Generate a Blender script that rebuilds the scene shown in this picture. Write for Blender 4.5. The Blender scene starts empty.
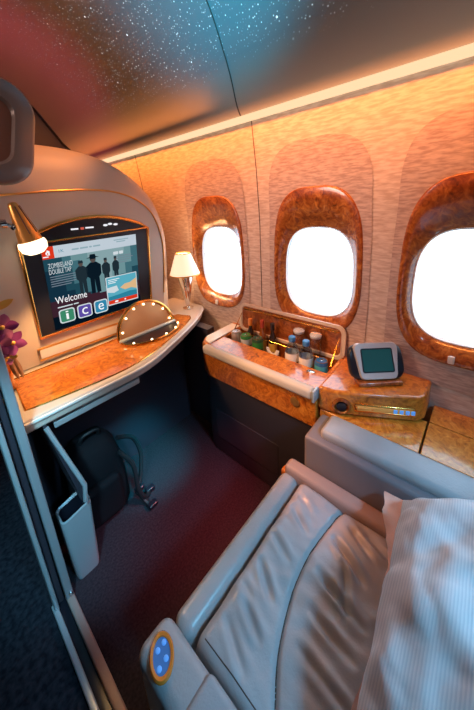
import bpy, bmesh, math, random
from mathutils import Vector, Matrix, noise, geometry
random.seed(7)
PI = math.pi
D = bpy.data
COL = bpy.context.scene.collection

# ------------------------------------------------------------------ materials
def new_mat(name):
    m = D.materials.new(name); m.use_nodes = True
    nt = m.node_tree; b = nt.nodes['Principled BSDF']
    return m, nt, b

def pmat(name, col, rough=0.5, metal=0.0, coat=0.0, emit=None, es=0.0, bump=0.0, bscale=200.0, spec=0.5, trans=0.0, var=0.0):
    m, nt, b = new_mat(name)
    b.inputs['Base Color'].default_value = (*col, 1)
    b.inputs['Roughness'].default_value = rough
    b.inputs['Metallic'].default_value = metal
    b.inputs['Coat Weight'].default_value = coat
    b.inputs['Coat Roughness'].default_value = 0.08
    b.inputs['Specular IOR Level'].default_value = spec
    b.inputs['Transmission Weight'].default_value = trans
    if emit:
        b.inputs['Emission Color'].default_value = (*emit, 1)
        b.inputs['Emission Strength'].default_value = es
    N = nt.nodes; L = nt.links
    if bump or var:
        tc = N.new('ShaderNodeTexCoord')
        nz = N.new('ShaderNodeTexNoise'); nz.inputs['Scale'].default_value = bscale; nz.inputs['Detail'].default_value = 4
        L.new(tc.outputs['Object'], nz.inputs['Vector'])
        if bump:
            bp = N.new('ShaderNodeBump'); bp.inputs['Strength'].default_value = bump; bp.inputs['Distance'].default_value = 0.002
            L.new(nz.outputs['Fac'], bp.inputs['Height']); L.new(bp.outputs['Normal'], b.inputs['Normal'])
        if var:
            n2 = N.new('ShaderNodeTexNoise'); n2.inputs['Scale'].default_value = 9; n2.inputs['Detail'].default_value = 3
            L.new(tc.outputs['Object'], n2.inputs['Vector'])
            cr = N.new('ShaderNodeValToRGB')
            cr.color_ramp.elements[0].position = .3; cr.color_ramp.elements[1].position = .7
            cr.color_ramp.elements[0].color = (*[c*(1-var) for c in col], 1)
            cr.color_ramp.elements[1].color = (*[min(1, c*(1+var)) for c in col], 1)
            L.new(n2.outputs['Fac'], cr.inputs['Fac']); L.new(cr.outputs['Color'], b.inputs['Base Color'])
    return m

def burl_mat(name, scale=1.0, dark=(.15, .026, .003), mid=(.52, .14, .012), light=(.84, .32, .045), coat=1.0):
    m, nt, b = new_mat(name); N = nt.nodes; L = nt.links
    tc = N.new('ShaderNodeTexCoord')
    w = N.new('ShaderNodeTexNoise'); w.inputs['Scale'].default_value = 7*scale; w.inputs['Detail'].default_value = 3
    L.new(tc.outputs['Object'], w.inputs['Vector'])
    mx = N.new('ShaderNodeMix'); mx.data_type = 'RGBA'; mx.blend_type = 'ADD'; mx.inputs[0].default_value = .35
    L.new(tc.outputs['Object'], mx.inputs[6]); L.new(w.outputs['Color'], mx.inputs[7])
    n1 = N.new('ShaderNodeTexNoise'); n1.inputs['Scale'].default_value = 26*scale; n1.inputs['Detail'].default_value = 8; n1.inputs['Roughness'].default_value = .72
    L.new(mx.outputs[2], n1.inputs['Vector'])
    v = N.new('ShaderNodeTexVoronoi'); v.inputs['Scale'].default_value = 45*scale
    L.new(mx.outputs[2], v.inputs['Vector'])
    ad = N.new('ShaderNodeMath'); ad.operation = 'MULTIPLY_ADD'; ad.inputs[1].default_value = .22
    L.new(v.outputs['Distance'], ad.inputs[0]); L.new(n1.outputs['Fac'], ad.inputs[2])
    cr = N.new('ShaderNodeValToRGB'); e = cr.color_ramp.elements
    e[0].position = .36; e[0].color = (*dark, 1); e[1].position = .86; e[1].color = (*light, 1)
    x = e.new(.58); x.color = (*mid, 1)
    L.new(ad.outputs[0], cr.inputs['Fac']); L.new(cr.outputs['Color'], b.inputs['Base Color'])
    b.inputs['Roughness'].default_value = .3; b.inputs['Coat Weight'].default_value = coat; b.inputs['Coat Roughness'].default_value = .06
    return m

def fabric_wall(name, a, c, dens=1.0):
    m, nt, b = new_mat(name); N = nt.nodes; L = nt.links
    tc = N.new('ShaderNodeTexCoord'); mp = N.new('ShaderNodeMapping')
    mp.inputs['Scale'].default_value = (1, 11*dens, 62*dens); L.new(tc.outputs['Object'], mp.inputs['Vector'])
    mp.inputs['Rotation'].default_value = (.12, 0, 0)
    n = N.new('ShaderNodeTexNoise'); n.inputs['Scale'].default_value = 1.6; n.inputs['Detail'].default_value = 2; n.inputs['Roughness'].default_value = .6
    L.new(mp.outputs['Vector'], n.inputs['Vector'])
    cr = N.new('ShaderNodeValToRGB'); cr.color_ramp.elements[0].position = .38; cr.color_ramp.elements[1].position = .62
    cr.color_ramp.elements[0].color = (*a, 1); cr.color_ramp.elements[1].color = (*c, 1)
    L.new(n.outputs['Fac'], cr.inputs['Fac']); L.new(cr.outputs['Color'], b.inputs['Base Color'])
    b.inputs['Roughness'].default_value = .6
    return m

def glass_mat(name, tint=(1, 1, 1), gloss=.08, rough=.02):
    m = D.materials.new(name); m.use_nodes = True; nt = m.node_tree; N = nt.nodes; L = nt.links
    N.remove(N['Principled BSDF']); out = N['Material Output']
    t = N.new('ShaderNodeBsdfTransparent'); t.inputs['Color'].default_value = (*tint, 1)
    g = N.new('ShaderNodeBsdfGlossy'); g.inputs['Roughness'].default_value = rough
    mx = N.new('ShaderNodeMixShader'); fr = N.new('ShaderNodeLayerWeight'); fr.inputs['Blend'].default_value = .25
    ma = N.new('ShaderNodeMath'); ma.operation = 'MULTIPLY_ADD'; ma.inputs[1].default_value = .5; ma.inputs[2].default_value = gloss
    L.new(fr.outputs['Fresnel'], ma.inputs[0]); L.new(ma.outputs[0], mx.inputs[0])
    L.new(t.outputs[0], mx.inputs[1]); L.new(g.outputs[0], mx.inputs[2]); L.new(mx.outputs[0], out.inputs['Surface'])
    return m

def emit_mat(name, col, s):
    m = D.materials.new(name); m.use_nodes = True; nt = m.node_tree; N = nt.nodes
    N.remove(N['Principled BSDF']); e = N.new('ShaderNodeEmission')
    e.inputs['Color'].default_value = (*col, 1); e.inputs['Strength'].default_value = s
    nt.links.new(e.outputs[0], N['Material Output'].inputs['Surface'])
    return m

def ceiling_mat():
    m, nt, b = new_mat('starlit_ceiling_panel'); N = nt.nodes; L = nt.links
    tc = N.new('ShaderNodeTexCoord')
    b.inputs['Roughness'].default_value = .55
    # cream next to the cove paints in its glow, grading to grey above
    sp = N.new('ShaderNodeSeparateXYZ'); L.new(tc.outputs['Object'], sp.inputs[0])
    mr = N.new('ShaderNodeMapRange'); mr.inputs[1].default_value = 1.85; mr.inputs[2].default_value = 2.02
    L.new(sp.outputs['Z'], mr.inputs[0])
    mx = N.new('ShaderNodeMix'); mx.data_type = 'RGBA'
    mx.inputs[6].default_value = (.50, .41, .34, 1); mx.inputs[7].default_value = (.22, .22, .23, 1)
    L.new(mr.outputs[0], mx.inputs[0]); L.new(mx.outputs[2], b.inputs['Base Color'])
    # fibre optic stars
    def stars(scale, thr, strength):
        v = N.new('ShaderNodeTexVoronoi'); v.inputs['Scale'].default_value = scale
        L.new(tc.outputs['Object'], v.inputs['Vector'])
        lt = N.new('ShaderNodeMapRange'); lt.inputs[1].default_value = thr; lt.inputs[2].default_value = thr*.4
        lt.inputs[3].default_value = 0; lt.inputs[4].default_value = 1
        L.new(v.outputs['Distance'], lt.inputs[0])
        s = N.new('ShaderNodeSeparateColor'); L.new(v.outputs['Color'], s.inputs[0])
        pw = N.new('ShaderNodeMath'); pw.operation = 'POWER'; pw.inputs[1].default_value = 2.2
        L.new(s.outputs[0], pw.inputs[0])
        mu = N.new('ShaderNodeMath'); mu.operation = 'MULTIPLY'; L.new(lt.outputs[0], mu.inputs[0]); L.new(pw.outputs[0], mu.inputs[1])
        m2 = N.new('ShaderNodeMath'); m2.operation = 'MULTIPLY'; m2.inputs[1].default_value = strength; L.new(mu.outputs[0], m2.inputs[0])
        return m2
    s1 = stars(88, .27, 1.7); s2 = stars(24, .12, 3.0)
    ad = N.new('ShaderNodeMath'); ad.operation = 'ADD'; L.new(s1.outputs[0], ad.inputs[0]); L.new(s2.outputs[0], ad.inputs[1])
    # stars only on the panel, not on the cream glow band; thinner towards the front
    gate = N.new('ShaderNodeMapRange'); gate.inputs[1].default_value = 1.97; gate.inputs[2].default_value = 2.12
    L.new(sp.outputs['Z'], gate.inputs[0])
    g2 = N.new('ShaderNodeMapRange'); g2.inputs[1].default_value = 2.5; g2.inputs[2].default_value = 1.2
    L.new(sp.outputs['Y'], g2.inputs[0])
    mg = N.new('ShaderNodeMath'); mg.operation = 'MULTIPLY'; L.new(gate.outputs[0], mg.inputs[0]); L.new(g2.outputs[0], mg.inputs[1])
    me = N.new('ShaderNodeMath'); me.operation = 'MULTIPLY'; L.new(ad.outputs[0], me.inputs[0]); L.new(mg.outputs[0], me.inputs[1])
    b.inputs['Emission Color'].default_value = (.75, .93, 1, 1)
    L.new(me.outputs[0], b.inputs['Emission Strength'])
    return m

def carpet_mat(name, a, c, scale=130):
    m, nt, b = new_mat(name); N = nt.nodes; L = nt.links
    tc = N.new('ShaderNodeTexCoord'); n = N.new('ShaderNodeTexNoise'); n.inputs['Scale'].default_value = scale; n.inputs['Detail'].default_value = 5
    L.new(tc.outputs['Object'], n.inputs['Vector'])
    cr = N.new('ShaderNodeValToRGB'); cr.color_ramp.elements[0].position = .35; cr.color_ramp.elements[1].position = .68
    cr.color_ramp.elements[0].color = (*a, 1); cr.color_ramp.elements[1].color = (*c, 1)
    L.new(n.outputs['Fac'], cr.inputs['Fac']); L.new(cr.outputs['Color'], b.inputs['Base Color'])
    bp = N.new('ShaderNodeBump'); bp.inputs['Strength'].default_value = .6; bp.inputs['Distance'].default_value = .004
    L.new(n.outputs['Fac'], bp.inputs['Height']); L.new(bp.outputs['Normal'], b.inputs['Normal'])
    b.inputs['Roughness'].default_value = .95; b.inputs['Specular IOR Level'].default_value = .1
    return m

def stripe_cloth(name, a, c):
    m, nt, b = new_mat(name); N = nt.nodes; L = nt.links
    tc = N.new('ShaderNodeTexCoord'); w = N.new('ShaderNodeTexWave'); w.inputs['Scale'].default_value = 70; w.bands_direction = 'Y'
    w.inputs['Distortion'].default_value = .6; w.inputs['Detail'].default_value = 1
    L.new(tc.outputs['Object'], w.inputs['Vector'])
    cr = N.new('ShaderNodeValToRGB'); cr.color_ramp.elements[0].position = .35; cr.color_ramp.elements[1].position = .65
    cr.color_ramp.elements[0].color = (*a, 1); cr.color_ramp.elements[1].color = (*c, 1)
    L.new(w.outputs['Fac'], cr.inputs['Fac']); L.new(cr.outputs['Color'], b.inputs['Base Color'])
    b.inputs['Roughness'].default_value = .85; b.inputs['Sheen Weight'].default_value = .2
    return m

M = {}
M['burl'] = burl_mat('burl_walnut')
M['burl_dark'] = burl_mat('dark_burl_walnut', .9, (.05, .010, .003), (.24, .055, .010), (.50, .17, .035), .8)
M['burl_frame'] = burl_mat('window_burl_walnut', 1.0, (.075, .014, .003), (.33, .082, .011), (.70, .27, .05))
M['burl_light'] = burl_mat('honey_burl_walnut', 1.0, (.26, .056, .006), (.64, .20, .02), (.94, .44, .08))
M['cream'] = pmat('cream_plastic', (.62, .52, .44), .45, bump=.15, bscale=300)
M['cream_leather'] = pmat('cream_leather', (.60, .52, .46), .42, bump=.35, bscale=260)
M['white'] = pmat('white_gloss', (.88, .85, .80), .25, coat=.5)
M['leather'] = pmat('grey_leather', (.39, .40, .42), .30, bump=.35, bscale=170, var=.10)
M['leather_rib'] = pmat('grey_leather_smooth', (.36, .38, .41), .40, bump=.3, bscale=220, var=.1)
M['armrest_body'] = pmat('dark_grey_leather', (.19, .18, .20), .4, bump=.3, bscale=220)
M['tan'] = pmat('tan_leather', (.38, .28, .25), .42, bump=.3, bscale=220)
M['grey_panel'] = pmat('grey_panel', (.30, .32, .35), .4, bump=.1)
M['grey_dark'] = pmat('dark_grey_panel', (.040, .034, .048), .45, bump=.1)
M['grey_metal'] = pmat('grey_lacquer', (.46, .52, .56), .3, metal=.3)
M['steel'] = pmat('brushed_steel', (.6, .62, .65), .25, metal=1)
M['chrome'] = pmat('chrome', (.8, .78, .75), .08, metal=1)
M['gold'] = pmat('polished_gold', (.85, .42, .10), .22, metal=1)
M['brass'] = pmat('brass', (.80, .40, .11), .30, metal=.75)
M['copper'] = pmat('copper_mirror', (.62, .28, .11), .22, metal=.55)
M['black'] = pmat('black_plastic', (.012, .012, .02), .3)
M['black_cloth'] = pmat('black_nylon', (.006, .006, .009), .8, spec=.2, bump=.5, bscale=400)
M['strap_cloth'] = pmat('black_webbing', (.008, .009, .012), .6)
M['ring'] = pmat('bronze_grey_plastic', (.16, .12, .11), .35, coat=.2)
M['ring_in'] = pmat('dark_brown_inset', (.16, .07, .05), .4)
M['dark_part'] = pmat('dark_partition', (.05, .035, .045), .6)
M['shade'] = pmat('cream_lampshade', (.85, .78, .70), .7, emit=(1, .74, .48), es=.9)
M['shade_in'] = emit_mat('lampshade_lining', (1, .78, .5), 3.0)
M['bulb'] = emit_mat('warm_bulb', (1, .78, .45), 6)
M['lampglass'] = emit_mat('glowing_lamp_glass', (1, .80, .52), 2.6)
M['strip'] = emit_mat('cove_light', (1, .66, .38), 1.15)
M['wall'] = fabric_wall('patterned_cabin_wall', (.60, .47, .39), (.78, .67, .59))
M['arch'] = fabric_wall('patterned_window_surround', (.44, .32, .28), (.66, .53, .47), 1.15)
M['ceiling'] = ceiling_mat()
M['carpet'] = carpet_mat('navy_carpet', (.022, .019, .026), (.040, .034, .042))
M['carpet_aisle'] = carpet_mat('aisle_carpet', (.010, .011, .017), (.030, .033, .045), 60)
M['pane'] = glass_mat('window_pane')
M['clear'] = glass_mat('clear_plastic', (.86, .90, .95), .12, .05)
M['bottle_glass'] = glass_mat('water_in_bottle', (.80, .87, .93), .10, .08)
M['blue_cap'] = pmat('blue_cap', (.04, .22, .60), .35)
M['label_white'] = pmat('white_label', (.75, .72, .72), .5)
M['sock'] = pmat('seam_brown', (.10, .07, .06), .8)  # dark brown for joints, stitching and the ledge base
M['pillow'] = stripe_cloth('white_striped_cotton', (.74, .78, .83), (.88, .90, .93))
M['flange'] = pmat('peach_cotton', (.80, .50, .40), .85, bump=.2, bscale=300)
M['petal'] = pmat('purple_petal', (.26, .035, .20), .6, var=.4)
M['petal2'] = pmat('pink_petal', (.50, .13, .30), .6, var=.3)
M['yellow'] = pmat('yellow_petal', (.65, .36, .06), .6)
M['leaf'] = pmat('dry_leaf', (.35, .16, .07), .6)
M['teal_screen'] = pmat('handset_screen', (.01, .035, .04), .12, emit=(.04, .24, .27), es=.16)
M['silver'] = pmat('silver_plastic', (.62, .58, .58), .3, metal=.35)
M['blue_key'] = pmat('blue_key', (.10, .28, .62), .3, emit=(.1, .35, .95), es=.5)
M['blue_plate'] = pmat('blue_plate', (.06, .16, .38), .35, emit=(.05, .2, .6), es=.2)
M['amber'] = pmat('amber_strip', (.70, .36, .10), .4, emit=(1, .45, .08), es=.08)
M['orange_wood'] = pmat('orange_lacquer', (.85, .24, .03), .25, coat=1)

# ------------------------------------------------------------------ object helpers
def mesh_obj(name, bm, mats, parent=None, smooth=True, bevel=0, seg=2, sub=0, angle=None):
    me = D.meshes.new(name)
    if isinstance(bm, bmesh.types.BMesh):
        bmesh.ops.recalc_face_normals(bm, faces=bm.faces)
        bm.to_mesh(me); bm.free()
    o = D.objects.new(name, me); COL.objects.link(o)
    for m in (mats if isinstance(mats, (list, tuple)) else [mats]): me.materials.append(m)
    if smooth:
        for p in me.polygons: p.use_smooth = True
    if parent: o.parent = parent
    if bevel:
        md = o.modifiers.new('bevel', 'BEVEL'); md.width = bevel; md.segments = seg; md.limit_method = 'ANGLE'; md.angle_limit = math.radians(40)
        md.harden_normals = True
    elif smooth and not sub:
        md = o.modifiers.new('edges', 'EDGE_SPLIT'); md.split_angle = math.radians(38 if angle is None else angle)
    if sub:
        md = o.modifiers.new('subdivide', 'SUBSURF'); md.levels = sub; md.render_levels = sub
    return o

def thing(name, label, cat, loc=(0, 0, 0), group=None):
    o = D.objects.new(name, None); COL.objects.link(o); o.empty_display_size = .05
    o.location = loc; o['label'] = label; o['category'] = cat
    if group: o['group'] = group
    return o
def tag(o, label, cat, group=None):
    o['label'] = label; o['category'] = cat
    if group: o['group'] = group
    return o
def structure(o):
    o['kind'] = 'structure'; return o
def rel(parent):
    return Vector(parent.location) if parent else Vector((0, 0, 0))

def box(bm, c, s, rot=None, mi=0):
    g = bmesh.ops.create_cube(bm, size=1)
    mat = Matrix.Translation(c) @ (rot.to_4x4() if rot is not None else Matrix()) @ Matrix.Diagonal((*s, 1))
    bmesh.ops.transform(bm, matrix=mat, verts=g['verts'])
    for v in g['verts']:
        for f in v.link_faces: f.material_index = mi
    return g['verts']
def rbox(bm, c, s, r=.01, seg=3, rot=None, mi=0):
    vs = box(bm, c, s, rot, mi)
    es = list({e for v in vs for e in v.link_edges})
    bmesh.ops.bevel(bm, geom=es, offset=r, segments=seg, affect='EDGES', profile=.5, clamp_overlap=True, material=-1)
def prism(bm, pts, a, b, axis=2, mi=0):
    """extrude a 2D polygon between a and b along axis (2: xy plan, 1: xz outline, 0: yz outline)."""
    def P(p, h): return (p[0], p[1], h) if axis == 2 else ((p[0], h, p[1]) if axis == 1 else (h, p[0], p[1]))
    lo = [bm.verts.new(P(p, a)) for p in pts]; hi = [bm.verts.new(P(p, b)) for p in pts]
    n = len(pts); fs = [bm.faces.new(lo), bm.faces.new(hi[::-1])]
    for i in range(n): fs.append(bm.faces.new((lo[i], lo[(i+1) % n], hi[(i+1) % n], hi[i])))
    for f in fs: f.material_index = mi
    return fs
def tube(bm, pts, r, n=10, mi=0, closed=False, flat=None):
    pts = [Vector(p) for p in pts]; rings = []; m = len(pts)
    up = None
    for i, p in enumerate(pts):
        if closed: t = pts[(i+1) % m] - pts[i-1]
        else: t = pts[min(i+1, m-1)] - pts[max(i-1, 0)]
        t.normalize()
        if up is None:
            up = Vector((0, 0, 1)) if abs(t.z) < .9 else Vector((1, 0, 0))
            if flat is not None: up = Vector(flat)
        s = t.cross(up).normalized(); up2 = s.cross(t).normalized()
        if flat is None: up = up2
        rr = r[i] if isinstance(r, (list, tuple)) else r
        ra, rb = rr if isinstance(rr, tuple) else (rr, rr)
        rings.append([bm.verts.new(p + s*ra*math.cos(2*PI*k/n) + up2*rb*math.sin(2*PI*k/n)) for k in range(n)])
    for i in range(m if closed else m-1):
        A, B = rings[i], rings[(i+1) % m]
        for k in range(n):
            f = bm.faces.new((A[k], A[(k+1) % n], B[(k+1) % n], B[k])); f.material_index = mi
    if not closed:
        for q in (rings[0][::-1], rings[-1]):
            f = bm.faces.new(q); f.material_index = mi
def lathe(bm, prof, c=(0, 0, 0), n=24, mi=0, rot=None, cap=True):
    """prof: (radius, height[, mi])"""
    c = Vector(c); R = rot if rot is not None else Matrix.Identity(3); rings = []
    for p in prof:
        rings.append([bm.verts.new(c + R @ Vector((p[0]*math.cos(2*PI*k/n), p[0]*math.sin(2*PI*k/n), p[1]))) for k in range(n)])
    for i in range(len(prof)-1):
        q = prof[i][2] if len(prof[i]) > 2 else mi
        for k in range(n):
            f = bm.faces.new((rings[i][k], rings[i][(k+1) % n], rings[i+1][(k+1) % n], rings[i+1][k])); f.material_index = q
    if cap:
        for q, j in ((rings[0][::-1], 0), (rings[-1], -2)):
            f = bm.faces.new(q); f.material_index = prof[j][2] if len(prof[j]) > 2 else mi
def ball(bm, c, r, s=(1, 1, 1), mi=0, seg=14, rot=None):
    g = bmesh.ops.create_uvsphere(bm, u_segments=seg, v_segments=max(6, seg//2+2), radius=r)
    mat = Matrix.Translation(c) @ (rot.to_4x4() if rot is not None else Matrix()) @ Matrix.Diagonal((*s, 1))
    bmesh.ops.transform(bm, matrix=mat, verts=g['verts'])
    for v in g['verts']:
        for f in v.link_faces: f.material_index = mi
def smooth_path(pts, n=8, closed=False):
    P = [Vector(p) for p in pts]; out = []; m = len(P)
    for i in range(m if closed else m-1):
        if closed: p0, p1, p2, p3 = P[i-1], P[i], P[(i+1) % m], P[(i+2) % m]
        else: p0, p1, p2, p3 = P[max(i-1, 0)], P[i], P[i+1], P[min(i+2, m-1)]
        for k in range(n):
            t = k/n
            out.append(.5*((2*p1) + (p2-p0)*t + (2*p0-5*p1+4*p2-p3)*t*t + (3*p1-p0-3*p2+p3)*t**3))
    if not closed: out.append(P[-1])
    return out
def rrect(w, h, r, n=6, cx=0, cy=0):
    out = []
    for (sx, sy, a0) in ((1, 1, 0), (-1, 1, 90), (-1, -1, 180), (1, -1, 270)):
        for k in range(n+1):
            a = math.radians(a0 + 90*k/n)
            out.append((cx + sx*(w/2-r) + r*math.cos(a), cy + sy*(h/2-r) + r*math.sin(a)))
    return out
def superell(w, h, e, n=48, cx=0, cy=0, taper=0):
    out = []
    for k in range(n):
        a = 2*PI*k/n; c, s = math.cos(a), math.sin(a)
        x = math.copysign(abs(c)**(2/e), c); y = math.copysign(abs(s)**(2/e), s)
        out.append((cx + x*w/2*(1-taper*y), cy + y*h/2))
    return out
def loft(bm, loops, mi=0, closed=True, caps=(False, False), mis=None):
    R = [[bm.verts.new(p) for p in lp] for lp in loops]; n = len(R[0])
    for i in range(len(R)-1):
        for k in range(n if closed else n-1):
            f = bm.faces.new((R[i][k], R[i][(k+1) % n], R[i+1][(k+1) % n], R[i+1][k])); f.material_index = mis[i] if mis else mi
    if caps[0]: bm.faces.new(R[0][::-1]).material_index = mis[0] if mis else mi
    if caps[1]: bm.faces.new(R[-1]).material_index = mis[-1] if mis else mi
    return R

# ------------------------------------------------------------------ camera (levelled from the room's own vanishing lines)
cam = D.cameras.new('camera'); co = D.objects.new('camera', cam); COL.objects.link(co)
Rm = Matrix(((0.65510936, 0.22852652, -0.72014398), (-0.75372055, 0.13167407, -0.64386899), (-0.05231685, 0.96459192, 0.25850605)))
co.matrix_world = Matrix.Translation((0, 0, 1.4)) @ Rm.to_4x4()
cam.sensor_fit = 'VERTICAL'; cam.sensor_height = 24; cam.lens = 283.6124/710*24; cam.shift_y = -75/710; cam.clip_start = .02
bpy.context.scene.camera = co

# ------------------------------------------------------------------ setting
WIN = [(1.255, 1.11), (.603, 1.115), (.020, 1.118)]        # window centres along the wall
def wall_x(z):
    pr = [(0, 1.10), (.3, 1.17), (.6, 1.215), (.85, 1.23), (1.3, 1.232), (1.55, 1.217), (1.80, 1.188)]
    if z <= 0: return pr[0][1]
    for (a, xa), (b, xb) in zip(pr, pr[1:]):
        if z <= b: return xa + (xb-xa)*(z-a)/(b-a)
    return pr[-1][1]
FRAME_W, FRAME_H = .446, .69
def plate_with_holes(outer, holes):
    """triangulated 2D sheet of an outline with holes -> verts, faces"""
    cu = D.curves.new('sheet', 'CURVE'); cu.dimensions = '2D'; cu.fill_mode = 'BOTH'
    for lp in [outer] + holes:
        sp = cu.splines.new('POLY'); sp.points.add(len(lp)-1); sp.use_cyclic_u = True
        for p, q in zip(sp.points, lp): p.co = (q[0], q[1], 0, 1)
    ob = D.objects.new('sheet', cu); COL.objects.link(ob)
    bpy.context.view_layer.update()
    dg = bpy.context.evaluated_depsgraph_get()
    me = D.meshes.new_from_object(ob.evaluated_get(dg))
    vs = [v.co.copy() for v in me.vertices]; fs = [tuple(p.vertices) for p in me.polygons]
    D.objects.remove(ob); D.curves.remove(cu); D.meshes.remove(me)
    return vs, fs
def frame_outline(y, z, w=FRAME_W, h=FRAME_H, e=3.1, taper=.035):
    return superell(w, h, e, 56, y, z, taper)
holes = [frame_outline(y, z, FRAME_W-.02, FRAME_H-.02) for y, z in WIN]
vs, fs = plate_with_holes([(-1.4, 0), (4.6, 0), (4.6, 1.80), (-1.4, 1.80)], holes)
bm = bmesh.new()
V = [bm.verts.new((0, v.x, v.y)) for v in vs]
for f in fs:
    try: bm.faces.new([V[i] for i in f])
    except ValueError: pass
for zc in (.3, .6, .72, .85, 1.0, 1.15, 1.3, 1.42, 1.55, 1.67):
    bmesh.ops.bisect_plane(bm, geom=bm.verts[:]+bm.edges[:]+bm.faces[:], plane_co=(0, 0, zc), plane_no=(0, 0, 1))
for v in bm.verts: v.co.x = wall_x(v.co.z)
wall = structure(mesh_obj('wall_right', bm, M['wall'], angle=80))
# panel joints in the wall
for y in (.917, 1.98, 2.75):
    bm = bmesh.new()
    tube(bm, [(wall_x(z)-.0005, y + (.0 if z < 1.2 else 0), z) for z in [.62+.059*k for k in range(21)]], (.0022), 6)
    structure(mesh_obj('wall_joint', bm, M['sock'], wall))
# raised patterned surround around each window + burl frame + pane
for i, (y, z) in enumerate(WIN):
    w = D.objects.new('window_%d' % (i+1), None); COL.objects.link(w); w.location = (1.23, y, z); structure(w)
    def L(p, dx=0): return (wall_x(z+p[1]) + dx - 1.23, p[0], p[1])
    # surround
    arch = []
    for k in range(29):
        a = PI*k/28; c, s = math.cos(a), math.sin(a)
        arch.append((math.copysign(abs(c)**.62, c)*.245, .26 + abs(s)**.62*.28))
    arch = arch + [(-.252, .1), (-.255, -.15), (-.252, -.44), (.252, -.44), (.255, -.15), (.252, .1)]
    vs, fs = plate_with_holes(arch, [frame_outline(0, 0, FRAME_W-.015, FRAME_H-.015)])
    bm = bmesh.new(); V = [bm.verts.new((0, v.x, v.y)) for v in vs]
    for f in fs: bm.faces.new([V[j] for j in f])
    for zc in (-.26, -.1, .05, .185, .31, .44):
        bmesh.ops.bisect_plane(bm, geom=bm.verts[:]+bm.edges[:]+bm.faces[:], plane_co=(0, 0, zc), plane_no=(0, 0, 1))
    for v in bm.verts: v.co.x = L((v.co.y, v.co.z), -.004)[0]
    mesh_obj('window_surround', bm, M['arch'], w, angle=80)
    # burl frame, sloping back to the pane
    N = 56
    def ring(wd, h, e, dx, cz=0, t=.035):
        return [L(p, dx) for p in superell(wd, h, e, N, 0, cz, t)]
    bm = bmesh.new()
    loft(bm, [ring(FRAME_W, FRAME_H, 3.1, -.002), ring(FRAME_W-.004, FRAME_H-.004, 3.1, -.010), ring(FRAME_W-.016, FRAME_H-.016, 3.1, -.013),
              ring(FRAME_W-.05, FRAME_H-.09, 3.0, -.004, -.016, .03), ring(.366, .464, 2.9, .022, -.054, .02), ring(.352, .440, 2.9, .034, -.058, .02)])
    mesh_obj('window_frame', bm, M['burl_frame'], w, angle=60)
    bm = bmesh.new()
    loft(bm, [ring(.352, .440, 2.9, .033, -.058, .02), ring(.346, .432, 2.9, .031, -.058, .02), ring(.340, .424, 2.9, .052, -.058, .02)])
    mesh_obj('window_bezel', bm, M['white'], w, angle=60)
    bm = bmesh.new(); bm.faces.new([bm.verts.new(p) for p in ring(.342, .426, 2.9, .052, -.058, .02)])
    mesh_obj('window_pane', bm, M['pane'], w)
    bm = bmesh.new(); rbox(bm, L((.02, -.322), -.010), (.012, .022, .032), .005)
    mesh_obj('shade_button', bm, M['white'], w)

# floor, ceiling, far walls
bm = bmesh.new(); prism(bm, [(.07, -1.4), (1.25, -1.4), (1.25, 4.6), (.07, 4.6)], -.05, 0)
prism(bm, [(-1.3, -1.4), (.07, -1.4), (.07, 4.6), (-1.3, 4.6)], -.05, 0, mi=1)
structure(mesh_obj('floor', bm, [M['carpet'], M['carpet_aisle']], smooth=False))
cp = smooth_path([(1.198, 1.800, 0), (1.165, 1.850, 0), (1.128, 1.965, 0), (1.085, 2.06, 0), (1.02, 2.18, 0), (.93, 2.28, 0), (.80, 2.37, 0), (.60, 2.44, 0), (.3, 2.48, 0), (-.4, 2.50, 0), (-1.32, 2.50, 0)], 5)
def ceil_sheet(bm, y0, y1):
    loft(bm, [[(p.x, y0 + (y1-y0)*k/8, p.y) for p in cp] for k in range(9)], closed=False)
bm = bmesh.new(); ceil_sheet(bm, -1.4, 4.6)
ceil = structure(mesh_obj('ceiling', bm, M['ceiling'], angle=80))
for y in (.085, .98):
    bm = bmesh.new()
    tube(bm, [(p.x-.001, y, p.y-.001) for p in cp[2:44]], .003, 6)
    structure(mesh_obj('ceiling_joint', bm, M['sock'], ceil))
for nm, c, s in (('wall_left', (-1.33, 1.6, 1.25), (.06, 6.2, 2.6)), ('wall_back', (0, -1.43, 1.25), (2.7, .06, 2.6)), ('wall_front', (0, 4.63, 1.25), (2.7, .06, 2.6))):
    bm = bmesh.new(); box(bm, c, s); structure(mesh_obj(nm, bm, M['dark_part'], smooth=False))
# cove light: glowing lens in a slim rail between wall and ceiling
bm = bmesh.new()
prism(bm, [(1.200, 1.806), (1.166, 1.804), (1.156, 1.790), (1.160, 1.776), (1.190, 1.778)], -1.39, 4.59, axis=1)
t1 = structure(mesh_obj('trim_1', bm, M['strip'], smooth=False))

# ------------------------------------------------------------------ door: post and floor track of the aisle door
door = D.objects.new('door_1', None); COL.objects.link(door); structure(door); door.location = (.075, 1.04, 0)
bm = bmesh.new(); rbox(bm, (.010, .0, .735), (.024, .10, 1.45), .004); mesh_obj('door_post', bm, M['grey_panel'], door)
bm = bmesh.new(); rbox(bm, (-.016, .012, .735), (.020, .085, 1.45), .004); mesh_obj('door_leaf', bm, M['grey_dark'], door)
bm = bmesh.new(); rbox(bm, (-.034, .0, .735), (.014, .10, 1.45), .004); mesh_obj('door_edge_strip', bm, M['grey_metal'], door)
bm = bmesh.new(); rbox(bm, (.014, -.052, .040), (.012, .01, .02), .003); mesh_obj('door_catch', bm, M['steel'], door)
bm = bmesh.new()
rbox(bm, (-.038, -.70, .010), (.018, 1.36, .022), .004); mesh_obj('track_rail', bm, M['grey_metal'], door)
bm = bmesh.new()
rbox(bm, (-.016, -.70, .004), (.026, 1.36, .008), .002); mesh_obj('track_groove', bm, M['black'], door)
bm = bmesh.new()
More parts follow.
